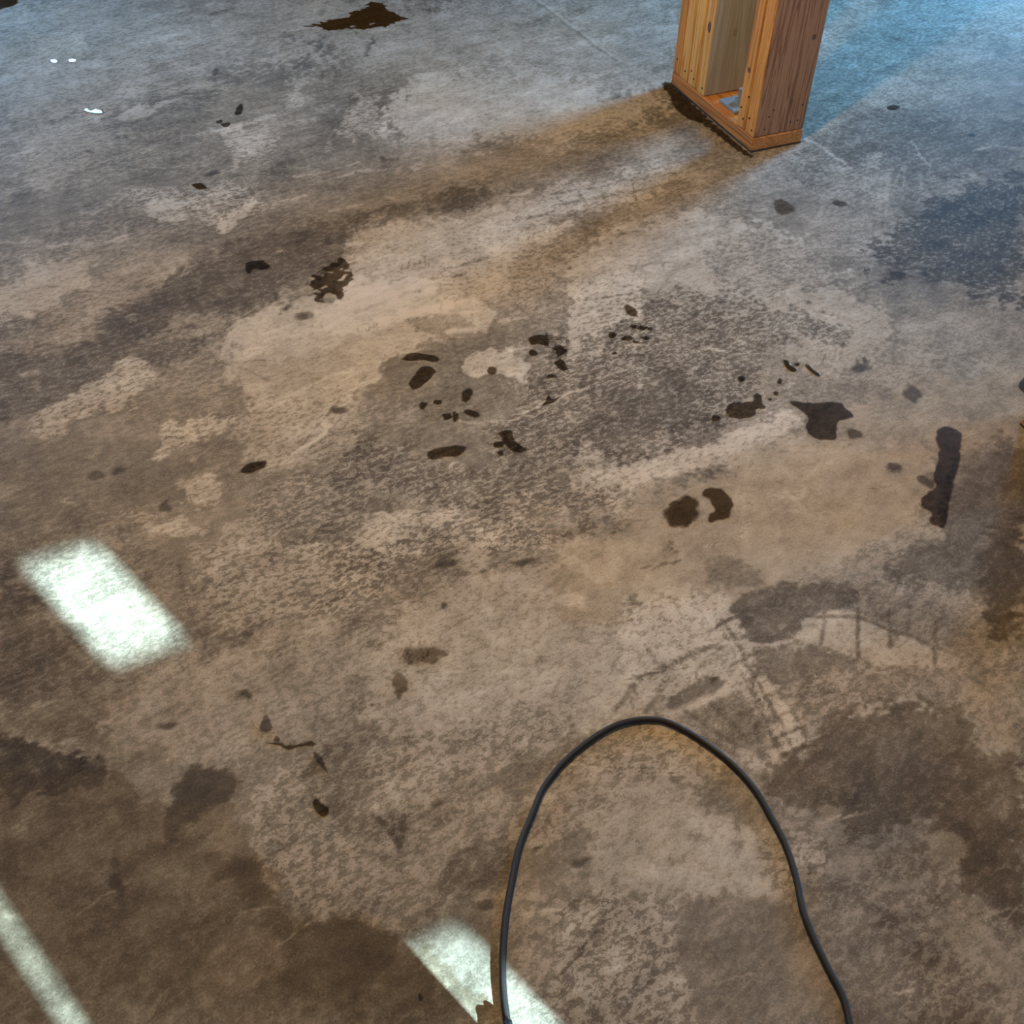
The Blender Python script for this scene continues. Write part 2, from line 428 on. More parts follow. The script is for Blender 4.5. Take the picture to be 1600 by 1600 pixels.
for a_, b_ in (((1104,988),(1152,962)),((1122,1014),(1168,990)),((1142,1040),(1186,1016)),((1160,1068),(1206,1046)),((1180,1097),(1224,1076)),((1198,1127),(1244,1106)),((1212,1152),(1258,1132)),((1228,1178),(1264,1162))):
    S([a_, b_], 6, .34, .8)
S([(1128,970),(1185,1068),(1236,1160)], 6, .35, .75); S([(1160,985),(1212,1072),(1262,1150)], 5, .35, .7)
for i in range(16):
    x = 1105+i*8.5; y = 960+i*13; S([(x, y), (x+rnd.uniform(8, 14), y+rnd.uniform(14, 24))], 3, rnd.choice([.36, .7]), .6)
A([(1140,945),(1230,915),(1330,905),(1335,940),(1280,960),(1250,985),(1180,1003),(1155,990)], .27, .3, soft=8)
A([(1250,985),(1280,958),(1340,958),(1400,985),(1470,1010),(1480,1045),(1420,1045),(1340,1026),(1280,1008)], .64, .3, soft=5)
A([(1450,1020),(1540,1030),(1600,1020),(1600,1060),(1530,1062)], .50, .5, soft=10)
for a_, b_ in (((1290,955),(1286,1005)),((1341,950),(1340,1026)),((1394,955),(1392,1012)),((1424,945),(1422,985)),((1459,975),(1462,1048))):
    S([a_, b_], 6.5, .33, .85)
S([(1272,963),(1340,966),(1400,985),(1470,1012)], 5.5, .34, .85)
S([(1080,1003),(1180,1006),(1235,1002),(1275,990)], 6, .64, .8)
A([(1190,1010),(1290,1010),(1330,1040),(1200,1060)], .38, .2, soft=14)
# --- lower right
A([(1330,1060),(1450,1050),(1600,1060),(1600,1190),(1480,1110),(1380,1100)], .42, .35, soft=26)
A([(1510,1080),(1600,1060),(1590,1160),(1540,1150)], .50, .3, och=.5, soft=16)
A([(1200,1200),(1260,1170),(1330,1110),(1420,1090),(1500,1120),(1540,1170),(1600,1210),(1600,1420),(1540,1400),(1500,1360),(1440,1290),(1360,1300),(1260,1260)], .25, .25, och=.55, soft=18)
A([(1500,1350),(1560,1300),(1600,1320),(1600,1440),(1540,1420)], .24, .25, soft=14)
A([(1290,1255),(1310,1260),(1325,1310),(1365,1320),(1370,1355),(1330,1372),(1270,1365),(1245,1335),(1285,1310)], .50, .15, soft=5)
A([(1450,1315),(1475,1300),(1505,1315),(1500,1345),(1460,1345)], .48, .15, soft=6)
A([(1455,1440),(1520,1430),(1600,1510),(1600,1560),(1530,1510)], .50, .2, soft=7)
A([(1350,1375),(1400,1380),(1430,1370),(1440,1385),(1380,1392)], .48, .2, soft=4)
A([(1160,1290),(1222,1360),(1215,1388),(1170,1390)], .62, .15, soft=6)
A([(1180,1310),(1290,1310),(1290,1370),(1200,1380)], .48, .55, soft=8)
A([(960,1250),(1000,1212),(1080,1222),(1130,1280),(1150,1330),(1160,1390),(1050,1400),(930,1400),(900,1350)], .62, .3, soft=30)
A([(1060,1425),(1160,1405),(1240,1405),(1255,1500),(1200,1600),(1090,1600),(1065,1500)], .37, .2, soft=8)
A([(1250,1480),(1290,1500),(1300,1560),(1250,1600),(1200,1600)], .46, .1, och=.4, soft=14)
A([(810,1420),(900,1400),(1050,1420),(1060,1500),(1080,1600),(890,1600),(840,1540)], .50, .8, soft=14)
A([(830,1250),(900,1190),(960,1180),(980,1230),(900,1300),(840,1330)], .54, .5, soft=12)
A([(930,1180),(1010,1130),(1100,1160),(1150,1200),(1050,1215),(960,1220)], .50, .6, och=.25, soft=8)
A([(1260,1420),(1340,1440),(1420,1530),(1400,1600),(1340,1600),(1300,1500)], .40, .3, soft=14)
A([(1420,1480),(1500,1500),(1600,1590),(1600,1610),(1420,1610)], .40, .5, och=.3, soft=16)
S([(1290,1325),(1330,1318),(1400,1330)], 4, .36, .7)
S([(1265,1300),(1265,1370)], 5, .36, .6); S([(1292,1315),(1292,1370)], 5, .36, .6)
for i in range(9):
    S([(1170+rnd.uniform(0,70), 1295+i*9), (1230+rnd.uniform(0,70), 1292+i*9)], 3, rnd.choice([.34,.64]), .6)
# --- lower left
A([(380,1290),(450,1400),(480,1430),(560,1440),(640,1465),(760,1610),(-60,1610),(-60,1240),(150,1210),(230,1245),(320,1260)], .27, .15, och=.75, soft=14)
A([(330,1340),(400,1330),(440,1400),(470,1450),(600,1440),(640,1490),(680,1560),(560,1610),(480,1590),(440,1490),(400,1420)], .18, .1, och=.75, soft=16)
A([(252,1260),(280,1205),(345,1188),(362,1230),(330,1262),(300,1290),(262,1322),(250,1300)], .14, .1, soft=8)
A([(310,1330),(350,1290),(380,1270),(360,1310),(330,1340)], .38, .2, soft=6)
A([(0,1150),(130,1185),(160,1212),(60,1240),(0,1260)], .13, .4, soft=16)
A([(0,750),(180,800),(140,838),(30,880),(0,890)], .34, .25, soft=20)
A([(0,900),(30,900),(165,1050),(100,1090),(0,1110)], .27, .4, soft=16)
A([(0,1110),(140,1070),(220,1080),(160,1160),(0,1150)], .36, .25, och=.3, soft=16)
A([(190,1065),(360,1000),(560,980),(560,1080),(420,1170),(300,1185),(180,1150)], .52, .3, soft=20)
A([(300,860),(450,840),(520,900),(420,980),(310,980)], .50, .6, soft=16)
A([(370,1250),(470,1190),(560,1180),(640,1230),(620,1330),(540,1420),(480,1430),(430,1390),(400,1310)], .46, .6, soft=12)
A([(490,1190),(560,1170),(600,1230),(560,1300),(500,1260)], .36, .4, soft=14)
A([(560,1170),(700,1140),(830,1110),(900,1110),(800,1200),(650,1260),(580,1220)], .48, .6, soft=16)
A([(640,1250),(760,1230),(830,1270),(800,1320),(700,1360),(640,1400),(560,1380),(600,1290)], .48, .45, soft=14)
A([(690,1380),(720,1330),(790,1310),(800,1380),(770,1420),(700,1410)], .31, .4, soft=6)
A([(540,1420),(640,1400),(720,1420),(640,1460),(560,1440)], .44, .5, soft=8)
A([(760,1400),(850,1380),(870,1480),(840,1560),(790,1500)], .45, .35, soft=12)
S([(580,1270),(605,1290),(625,1320)], 9, .27, .85); S([(625,1320),(640,1290),(690,1255)], 8, .30, .8); S([(625,1320),(632,1275)], 9, .3, .8); S([(622,1318),(612,1275)], 6, .3, .8)
for i in range(7): S([(630, 1300-i*5), (690+i*6, 1300-i*5)], 2.4, .33, .6)
# fine scratches, drips and cracks
S([(277,880),(290,930),(310,985),(330,1030)], 3.2, .22, .8); S([(250,930),(270,985),(287,1050)], 3.2, .24, .8)
S([(1480,1180),(1530,1186),(1600,1196)], 2.6, .2, .7)
S([(905,1490),(945,1440)], 4, .28, .7); S([(870,1530),(910,1490)], 4, .28, .7)
S([(445,720),(510,675)], 4, .74, .8); S([(452,722),(516,678)], 2.6, .46, .7)
S([(500,560),(600,590),(560,600)], 3, .62, .4)
S([(420,640),(510,590),(552,578)], 5, .72, .7)
for a_, b_ in (((355,545),(350,600)),((378,540),(374,600)),((345,570),(430,560)),((350,545),(470,530)),((430,530),(428,560))): S([a_, b_], 4, .54, .6)
for a_, b_ in (((0,650),(60,640)),((20,640),(35,690)),((60,640),(70,680)),((100,640),(115,672)),((150,615),(165,645)),((60,665),(180,620))): S([a_, b_], 4, .42, .6)
for i in range(10): S([(520+i*9, 340), (522+i*9, 362+rnd.uniform(-6,6))], 2.6, .34, .6)
S([(520,352),(620,345)], 2.6, .34, .6); S([(500,362),(610,352)], 2.6, .4, .5)
for x in (870,905,940,985,1020,1060): S([(x,300+rnd.uniform(-20,10)),(x+14,320+rnd.uniform(-10,10))], 3, .34, .55)
for y in (275,292,310): S([(860,y+30),(960,y+12),(1090,y-12)], 3, .36, .5)
for a_, b_ in (((1000,405),(990,425)),((1030,400),(1040,420)),((985,415),(1045,410)),((900,470),(1010,455)),((960,470),(1080,460))): S([a_, b_], 3, .42, .6)
S([(660,480),(740,470)], 9, .80, .7); S([(700,520),(740,515)], 8, .78, .7)
for x in (690,712,735): S([(x,470),(x+3,535)], 3, .52, .5)
S([(890,600),(930,590),(980,575)], 3, .62, .5); S([(1080,550),(1110,545),(1135,550)], 4, .66, .7)
S([(720,655),(790,660),(830,640),(920,605)], 4, .62, .6); S([(800,660),(860,630)], 3, .26, .6)
S([(830,-5),(900,50),(960,95)], 3, .34, .6); S([(838,-5),(908,50),(966,95)], 3, .64, .5)
S([(1255,215),(1310,245),(1330,262)], 4, .64, .6); S([(1425,220),(1440,245),(1455,260)], 3.4, .62, .6); S([(1520,235),(1560,228),(1600,232)], 4, .62, .6)
for i in range(12): S([(1340+i*9, 270+rnd.uniform(-10,10)), (1338+i*9, 330+rnd.uniform(-20,20))], 5, rnd.choice([.6,.42]), .35)
S([(1230,765),(1245,785),(1260,800)], 8, .66, .7)
for i in range(26):
    x = rnd.uniform(760, 1060); y = rnd.uniform(1250, 1590); S([(x, y), (x+rnd.uniform(6, 16), y+rnd.uniform(6, 26))], 3.2, rnd.choice([.32, .36, .62]), .5)
for i in range(22):
    x = rnd.uniform(880, 1040); y = rnd.uniform(1160, 1215); S([(x, y), (x+rnd.uniform(15, 50), y+rnd.uniform(-4, 8))], 3, rnd.choice([.36, .64]), .6)
for i in range(40):
    x = rnd.uniform(320, 980); y = rnd.uniform(860, 1180); ln = rnd.uniform(10, 60); an = rnd.uniform(-.5, .1)
    S([(x, y), (x+ln, y+ln*an)], rnd.uniform(2.5, 5), rnd.choice([.36, .4, .64, .66]), .4)
for i in range(40):
    x = rnd.uniform(980, 1180); y = rnd.uniform(950, 1200); ln = rnd.uniform(6, 18); S([(x, y), (x+ln*.5, y+ln)], 3, rnd.choice([.34, .66]), .5)
for i in range(70):   # flaky residue between the trodden lines
    x = rnd.uniform(560, 1320); y = rnd.uniform(480, 860); E(x, y, rnd.uniform(5, 16), rnd.uniform(3, 8), rnd.uniform(-40, 0), rnd.choice([.62, .66, .32, .34]), .8, a=.45, soft=3)
for i in range(40):
    x = rnd.uniform(0, 700); y = rnd.uniform(100, 800); E(x, y, rnd.uniform(5, 20), rnd.uniform(3, 8), rnd.uniform(-35, 0), rnd.choice([.62, .64, .34]), .7, a=.45, soft=3)
for i in range(60):
    x = rnd.uniform(0, 1600); y = rnd.uniform(850, 1600); E(x, y, rnd.uniform(5, 18), rnd.uniform(4, 12), rnd.uniform(-60, 60), TONE[0,0]*0+rnd.choice([.5, .55, .3, .34]), .5, a=.3, soft=4)
# chatter marks of trowel, boot tread and scraper: short parallel scores
for i in range(44):
    x = rnd.uniform(150, 1500); y = rnd.uniform(150, 1560); an = rnd.uniform(-1.9, -.9) if rnd.random() < .6 else rnd.uniform(-.5, .1)
    ln = rnd.uniform(10, 24)*(.5+y/1600); sp = rnd.uniform(5, 9); tn = rnd.choice([.30, .34, .66, .68]); dirx, diry = math.cos(an), math.sin(an)
    for k in range(rnd.randint(4, 9)):
        bx, by = x+k*sp*rnd.uniform(.9, 1.1), y-k*sp*.22+rnd.uniform(-3, 3)
        S([(bx, by), (bx+dirx*ln*rnd.uniform(.6, 1.1), by+diry*ln*rnd.uniform(.6, 1.1))], rnd.uniform(2.2, 3.4), tn, .5)
for i in range(70):
    x = rnd.uniform(0, 1580); y = rnd.uniform(60, 1590); ln = rnd.uniform(25, 110)*(.5+y/1600); an = rnd.gauss(-.30, .35)
    S([(x, y), (x+ln*.5*math.cos(an), y+ln*.5*math.sin(an)+rnd.uniform(-4, 4)), (x+ln*math.cos(an), y+ln*math.sin(an))], rnd.uniform(2, 3.6), rnd.choice([.30, .34, .62, .66]), .42)
# small dark specks and old drips
for x, y, rx, ry in ((135,232,5,3),(333,110,5,4),(584,67,6,3),(556,52,4,2),(508,377,6,4),(428,465,6,5),(600,245,7,5),(613,247,6,4),(380,427,14,4),(352,393,9,4),(445,483,12,4),(470,495,12,3),(152,741,14,6),(187,731,9,5),(260,797,10,10),(378,1082,12,4),(260,1135,12,6),(175,1058,7,4),(693,942,5,4),(585,1100,4,3),(762,1416,11,8),(181,1345,6,9),(185,1385,9,24),(470,1460,6,4),(1120,1060,5,4),(1345,575,16,8),(1430,620,14,12),(840,1330,10,5),(910,1345,14,5),(530,640,14,6),(332,274,16,6),(700,880,16,7),(1395,735,12,8),(1445,745,10,9),(820,880,12,6)):
    E(x, y, rx, ry, -12, .14, .1, a=.85, soft=2.5)
A([(0,860),(110,830),(210,815),(345,990),(230,1075),(110,1020)], .44, .4, a=.6, soft=18)  # slab tone lifted here so the sun patch looks evenly bright
#@@PAINT_END

# fade to plain slab at the rim of the mapped part
edge = np.minimum(np.minimum(GX-XA, XB-GX), np.minimum(GY-YA, YB-GY))
fade = np.clip(edge/0.12, 0, 1)
TONE = 0.42+(TONE-0.42)*fade; SPEC = 0.35+(SPEC-0.35)*fade; OCH = OCH*fade
TONE = np.clip(TONE, 0.02, 1); SPEC = np.clip(SPEC, 0, 1)

verts = np.zeros((NY*NX, 3), np.float32)
verts[:, 0] = GX.ravel(); verts[:, 1] = GY.ravel()
idx = np.arange(NY*NX).reshape(NY, NX)
quads = np.stack([idx[:-1, :-1], idx[:-1, 1:], idx[1:, 1:], idx[1:, :-1]], -1).reshape(-1, 4)
# the rest of the slab, out to the walls, and its thickness
cs = [uv(U0-.2, V0-.2), uv(U1+.2, V0-.2), uv(U1+.2, V1+.2), uv(U0-.2, V1+.2)]
outer = np.array([[c[0], c[1], 0] for c in cs]+[[c[0], c[1], -0.12] for c in cs], np.float32)
nb0 = NY*NX
allv = np.concatenate([verts, outer])
ci = [idx[0, 0], idx[0, -1], idx[-1, -1], idx[-1, 0]]
o_ = [nb0+i for i in range(8)]
extra = [[o_[0], o_[1], ci[1], ci[0]], [o_[1], o_[2], ci[2], ci[1]], [o_[2], o_[3], ci[3], ci[2]], [o_[3], o_[0], ci[0], ci[3]],
         [o_[4], o_[5], o_[1], o_[0]], [o_[5], o_[6], o_[2], o_[1]], [o_[6], o_[7], o_[3], o_[2]], [o_[7], o_[4], o_[0], o_[3]], [o_[7], o_[6], o_[5], o_[4]]]
faces = np.concatenate([quads, np.array(extra)]).astype(np.int32)
me = bpy.data.meshes.new('floor')
me.vertices.add(len(allv)); me.vertices.foreach_set('co', allv.ravel())
me.loops.add(faces.size); me.loops.foreach_set('vertex_index', faces.ravel())
me.polygons.add(len(faces)); me.polygons.foreach_set('loop_start', np.arange(0, faces.size, 4, dtype=np.int32))
me.update(calc_edges=True)
at = me.attributes.new('wear_shade', 'FLOAT_COLOR', 'POINT')
col = np.zeros((len(allv), 4), np.float32); col[:, 0] = .42; col[:, 1] = .35; col[:, 3] = 1
col[:nb0, 0] = TONE.ravel(); col[:nb0, 1] = SPEC.ravel(); col[:nb0, 2] = OCH.ravel()
at.data.foreach_set('color', col.ravel())

mf, n, l, b = new_mat('worn_concrete')
def N(t, **kw):
    x = n.new(t)
    for k, v in kw.items(): setattr(x, k, v)
    return x
def math_(op, a_, b_=None, c_=None, clamp=False):
    x = N('ShaderNodeMath', operation=op); x.use_clamp = clamp
    for i, v in enumerate((a_, b_, c_)):
        if v is None: continue
        if isinstance(v, (int, float)): x.inputs[i].default_value = v
        else: l.new(v, x.inputs[i])
    return x.outputs[0]
def noise(vec, scale, detail=5, rough=.6, dist=0.0):
    x = N('ShaderNodeTexNoise'); x.inputs['Scale'].default_value = scale; x.inputs['Detail'].default_value = detail
    x.inputs['Roughness'].default_value = rough; x.inputs['Distortion'].default_value = dist
    l.new(vec, x.inputs['Vector']); return x.outputs['Fac']
tc = N('ShaderNodeTexCoord'); P0 = tc.outputs['Object']
mp = N('ShaderNodeMapping'); mp.vector_type = 'TEXTURE'; mp.inputs['Rotation'].default_value = (0, 0, math.radians(36)); mp.inputs['Scale'].default_value = (1.55, 1, 1)
l.new(P0, mp.inputs['Vector']); PS = mp.outputs[0]           # stretched along the way the residue was scraped
atn = N('ShaderNodeAttribute', attribute_name='wear_shade'); sep = N('ShaderNodeSeparateColor'); l.new(atn.outputs['Color'], sep.inputs[0])
tone, spec, och = sep.outputs[0], sep.outputs[1], sep.outputs[2]
blotch = noise(P0, 15, 10, .74, .2); cloud = noise(P0, 5.0, 6, .62); mid = noise(PS, 26, 9, .70, .15); fine = noise(P0, 330, 5, .75); fleck = noise(PS, 105, 9, .74, .25)
mp2 = N('ShaderNodeMapping'); mp2.vector_type = 'TEXTURE'; mp2.inputs['Rotation'].default_value = (0, 0, math.radians(38)); mp2.inputs['Scale'].default_value = (6.0, 1, 1)
l.new(P0, mp2.inputs['Vector']); streak = noise(mp2.outputs[0], 34, 6, .68, .3)
t = math_('ADD', tone, math_('MULTIPLY', math_('SUBTRACT', cloud, .5), .36))
t = math_('ADD', t, math_('MULTIPLY', math_('SUBTRACT', mid, .5), math_('MULTIPLY_ADD', spec, .58, .26)))
t = math_('ADD', t, math_('MULTIPLY', math_('SUBTRACT', streak, .5), .20))
t = math_('ADD', t, math_('MULTIPLY', math_('SUBTRACT', fine, .5), .45))
t = math_('ADD', t, math_('MULTIPLY', math_('SUBTRACT', blotch, .5), .42))
# flakes: residue either sits on the slab or is gone
fl_t = math_('MULTIPLY', math_('SUBTRACT', fleck, .5), 12.0)
fl_t = math_('ADD', fl_t, math_('MULTIPLY', math_('SUBTRACT', tone, .45), 3.0))
fl_m = N('ShaderNodeMapRange', interpolation_type='SMOOTHSTEP'); l.new(fl_t, fl_m.inputs['Value']); fl_m.inputs['From Min'].default_value = -.5; fl_m.inputs['From Max'].default_value = .5
fl_m.inputs['To Min'].default_value = -.17; fl_m.inputs['To Max'].default_value = .17
t = math_('ADD', t, math_('MULTIPLY', fl_m.outputs[0], spec))
ramp = N('ShaderNodeValToRGB'); l.new(t, ramp.inputs[0])
r_ = ramp.color_ramp; r_.elements[0].position = 0.0; r_.elements[0].color = (.030, .024, .019, 1); r_.elements[1].position = 1.0; r_.elements[1].color = (.56, .52, .48, 1)
for p_, c_ in ((.22, (.085, .072, .056)), (.42, (.186, .164, .132)), (.62, (.340, .306, .256)), (.78, (.47, .432, .374))):
    e_ = r_.elements.new(p_); e_.color = (*c_, 1)
# warm ochre tint and cooler cement tint drift over the slab
hue = noise(P0, 2.4, 4, .6)
warm = N('ShaderNodeMix', data_type='RGBA', blend_type='MULTIPLY'); warm.inputs['B'].default_value = (1.06, .96, .80, 1)
l.new(ramp.outputs[0], warm.inputs['A']); l.new(math_('ADD', math_('MULTIPLY', math_('SUBTRACT', hue, .45), 1.6), och, clamp=True), warm.inputs['Factor'])
l.new(warm.outputs['Result'], b.inputs['Base Color'])
rg = N('ShaderNodeMapRange'); l.new(t, rg.inputs['Value']); rg.inputs['From Min'].default_value = .1; rg.inputs['From Max'].default_value = .8
rg.inputs['To Min'].default_value = .74; rg.inputs['To Max'].default_value = .82; l.new(rg.outputs[0], b.inputs['Roughness'])
b.inputs['Specular IOR Level'].default_value = .09
bp = N('ShaderNodeBump'); bp.inputs['Strength'].default_value = .25; bp.inputs['Distance'].default_value = .003
l.new(math_('ADD', math_('MULTIPLY', t, .6), math_('MULTIPLY', fine, .25)), bp.inputs['Height']); l.new(bp.outputs[0], b.inputs['Normal'])
me.materials.append(mf)
floor = struct(bpy.data.objects.new('floor', me)); C.objects.link(floor)

# ------------------------------------------------------------------ lamp: bare bulb on a ceiling socket
LAMP = np.array([-0.11, 1.62]); LZ = 1.95
lamp = tag(empty('bulb_lamp', (LAMP[0], LAMP[1], ZC-.0)), 'bare warm bulb hanging on a white rod from the ceiling', 'lamp')
ml, ln_, ll_, lb_ = new_mat('lit_bulb')
em = ln_.new('ShaderNodeEmission'); em.inputs[0].default_value = (1.0, .64, .25, 1); em.inputs[1].default_value = LAMP_STRENGTH
ll_.new(em.outputs[0], ln_['Material Output'].inputs['Surface'])
bm = bmesh.new(); bmesh.ops.create_uvsphere(bm, u_segments=20, v_segments=12, radius=.032)
for v_ in bm.verts: v_.co.z = v_.co.z*(1.25 if v_.co.z > 0 else 1) + (LZ-ZC)
obj('bulb', bm, ml, lamp, True)
obj('socket', cyl_bm(.022, (0, 0, LZ-ZC+.036), (0, 0, -.02), 20), plain('socket_white', (.75, .75, .72), .4), lamp)
obj('mounting_plate', cyl_bm(.055, (0, 0, -.02), (0, 0, 0), 28), plain('plate_white', (.7, .7, .68), .5), lamp)

# ------------------------------------------------------------------ timber posts
def wood(name, light, dark, scale=1.0, seed=0.0, axis='Z', grain=1.0):
    m, n, l, b = new_mat(name)
    tc = n.new('ShaderNodeTexCoord'); mp = n.new('ShaderNodeMapping')
    mp.inputs['Scale'].default_value = {'Z': (1, 1, .045), 'Y': (1, .045, 1)}[axis]; mp.inputs['Location'].default_value = (seed, seed*1.7, seed*.31)
    l.new(tc.outputs['Object'], mp.inputs['Vector'])
    a = n.new('ShaderNodeTexNoise'); a.inputs['Scale'].default_value = 34*scale; a.inputs['Detail'].default_value = 3; a.inputs['Distortion'].default_value = .6
    l.new(mp.outputs[0], a.inputs['Vector'])
    wv = n.new('ShaderNodeMath'); wv.operation = 'MULTIPLY'; wv.inputs[1].default_value = 7.0*grain; l.new(a.outputs['Fac'], wv.inputs[0])
    fr = n.new('ShaderNodeMath'); fr.operation = 'PINGPONG'; fr.inputs[1].default_value = .5; l.new(wv.outputs[0], fr.inputs[0])
    f2 = n.new('ShaderNodeTexNoise'); f2.inputs['Scale'].default_value = 300; f2.inputs['Detail'].default_value = 3; l.new(mp.outputs[0], f2.inputs['Vector'])
    ad = n.new('ShaderNodeMath'); ad.operation = 'MULTIPLY_ADD'; ad.inputs[1].default_value = .5; l.new(f2.outputs['Fac'], ad.inputs[0]); l.new(fr.outputs[0], ad.inputs[2])
    rp = n.new('ShaderNodeValToRGB'); l.new(ad.outputs[0], rp.inputs[0])
    rp.color_ramp.elements[0].position = .22; rp.color_ramp.elements[0].color = (*dark, 1)
    rp.color_ramp.elements[1].position = .55; rp.color_ramp.elements[1].color = (*light, 1)
    l.new(rp.outputs[0], b.inputs['Base Color']); b.inputs['Roughness'].default_value = .6; b.inputs['Specular IOR Level'].default_value = .15
    bp = n.new('ShaderNodeBump'); bp.inputs['Strength'].default_value = .2; bp.inputs['Distance'].default_value = .001
    l.new(ad.outputs[0], bp.inputs['Height']); l.new(bp.outputs[0], b.inputs['Normal'])
    return m
W_OR = wood('fir_orange', (.58, .27, .075), (.33, .14, .05), 1, 1.3)
W_YE = wood('fir_yellow', (.68, .40, .13), (.46, .22, .06), 1, 4.1)
W_YE2 = wood('fir_pale', (.66, .38, .12), (.44, .20, .055), .8, 8.7)
W_IN = wood('fir_shaded', (.33, .25, .165), (.26, .185, .115), .6, 31.0)  # for the slot's inner face: its shade is put into the wood colour
W_OR2 = wood('fir_honey', (.62, .29, .075), (.34, .14, .045), 1, 12.9)
W_RE = wood('fir_red', (.36, .185, .095), (.17, .075, .038), 1.1, 17.5, grain=1.4)
W_PL = wood('plate_fir', (.46, .20, .06), (.26, .10, .03), 1, 22.0, 'Y')
M_KNOT = plain('knot_brown', (.11, .045, .018), .6)
M_NAIL = plain('nail_steel', (.07, .06, .055), .45, .6)
M_STEEL = plain('galvanised_steel', (.30, .34, .36), .45, .7, .3, 60)
M_DAMPW = plain('damp_wood', (.035, .022, .014), .5)

PW, PL, PH = .1425, .403, .036
def disc_bm(r, c, nrm, thick, seg=10, squash=1.0):
    bm = bmesh.new(); bmesh.ops.create_cone(bm, cap_ends=True, segments=seg, radius1=r, radius2=r*.85, depth=thick)
    for v_ in bm.verts: v_.co.y *= squash
    q = Vector(nrm).to_track_quat('Z', 'Y')
    bmesh.ops.transform(bm, matrix=Matrix.Translation(Vector(c)) @ q.to_matrix().to_4x4(), verts=bm.verts)
    return bm
def build_post():
    root = empty('timber_post', (0, 0, 0))
    pl = obj('bottom_plate', box_bm(0, PW, 0, PL, 0, PH, .003, 2), W_PL, root)
    obj('damp_edge', box_bm(-.0006, PW+.0006, -.0006, PL+.0006, .0, .006, .001), M_DAMPW, pl)
    g = .0016
    spans = [(0, .042, W_RE, W_RE), (.042, .082, W_OR2, W_OR2), (.238, .2815, W_YE2, W_YE2), (.2815, .3245, W_YE, W_YE), (.3245, .367, W_YE2, W_YE2), (.367, .403, W_OR, W_OR)]
    studs = []
    for a, c, m1, m2 in spans:
        studs.append(obj('stud', box_bm(0, PW, a+g, c-g, PH, ZC, .0036, 2), m1, root))
    # the narrow edge of the near stud is honey coloured like its neighbour
    s = studs[0]; s.data.materials.append(W_OR2)
    for p in s.data.polygons:
        if p.normal.x < -.8: p.material_index = 1
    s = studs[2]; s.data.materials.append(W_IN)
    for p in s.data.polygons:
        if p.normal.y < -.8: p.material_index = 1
    L_ = (-1, 0, 0); Fq = (0, -1, 0)
    for si, y, z in ((0, .012, .052), (0, .03, .075), (1, .055, .062), (1, .07, .085), (1, .047, .12), (2, .25, .055), (3, .295, .060), (3, .31, .075), (4, .34, .062), (5, .385, .075)):
        obj('nail_head', disc_bm(.0028, (-.0003, y, z), L_, .002), M_NAIL, studs[si])
    for x, z in ((.035, .085), (.045, .10), (.10, .062), (.12, .062), (.125, .10), (.028, .055)):
        obj('nail_head', disc_bm(.0028, (x, -.0001+g, z), Fq, .002), M_NAIL, studs[0])
    obj('knot', disc_bm(.006, (.118, g, .262), Fq, .0016, 14, 1.3), M_KNOT, studs[0])
    obj('knot', disc_bm(.0055, (-.0002, .064, .178), L_, .0016, 14, 1.3), M_KNOT, studs[1])
    obj('knot', disc_bm(.008, (-.0002, .257, .205), L_, .0016, 14, 1.8), M_KNOT, studs[2])
    obj('knot', disc_bm(.006, (.066, .238+g, .19), Fq, .0016, 14, 2.2), plain('knot_tan', (.20, .135, .075), .6), studs[2])
    ws = obj('plate_washer', box_bm(.022, .098, .125, .200, PH, PH+.010, .0015), M_STEEL, root)
    obj('anchor_bolt', cyl_bm(.0085, (.060, .1625, PH+.008), (.060, .1625, PH+.045), 16), M_STEEL, ws)
    obj('nut', cyl_bm(.0145, (.060, .1625, PH+.008), (.060, .1625, PH+.022), 6), M_STEEL, ws)
    return root
def copy_tree(o, parent=None):
    c = o.copy(); C.objects.link(c); c.parent = parent
    for ch in list(o.children): copy_tree(ch, c)
    return c
POST_AZ = math.radians(24.0)
post = build_post()
bpt = fl(1173, 239)
post.location = (bpt[0], bpt[1], 0); post.rotation_euler = (0, 0, POST_AZ)
tag(post, 'built-up timber post of doubled studs with an open slot and steel plate washer', 'post', 'timber posts on the slab')
post2 = copy_tree(post)
a2 = fl(1593, 664)
ya = np.array([-math.sin(POST_AZ), math.cos(POST_AZ)])
b2 = a2-ya*PL
post2.location = (b2[0], b2[1], 0)
post2['label'] = 'timber post beside the long dark wet drip, only its plate corner showing'

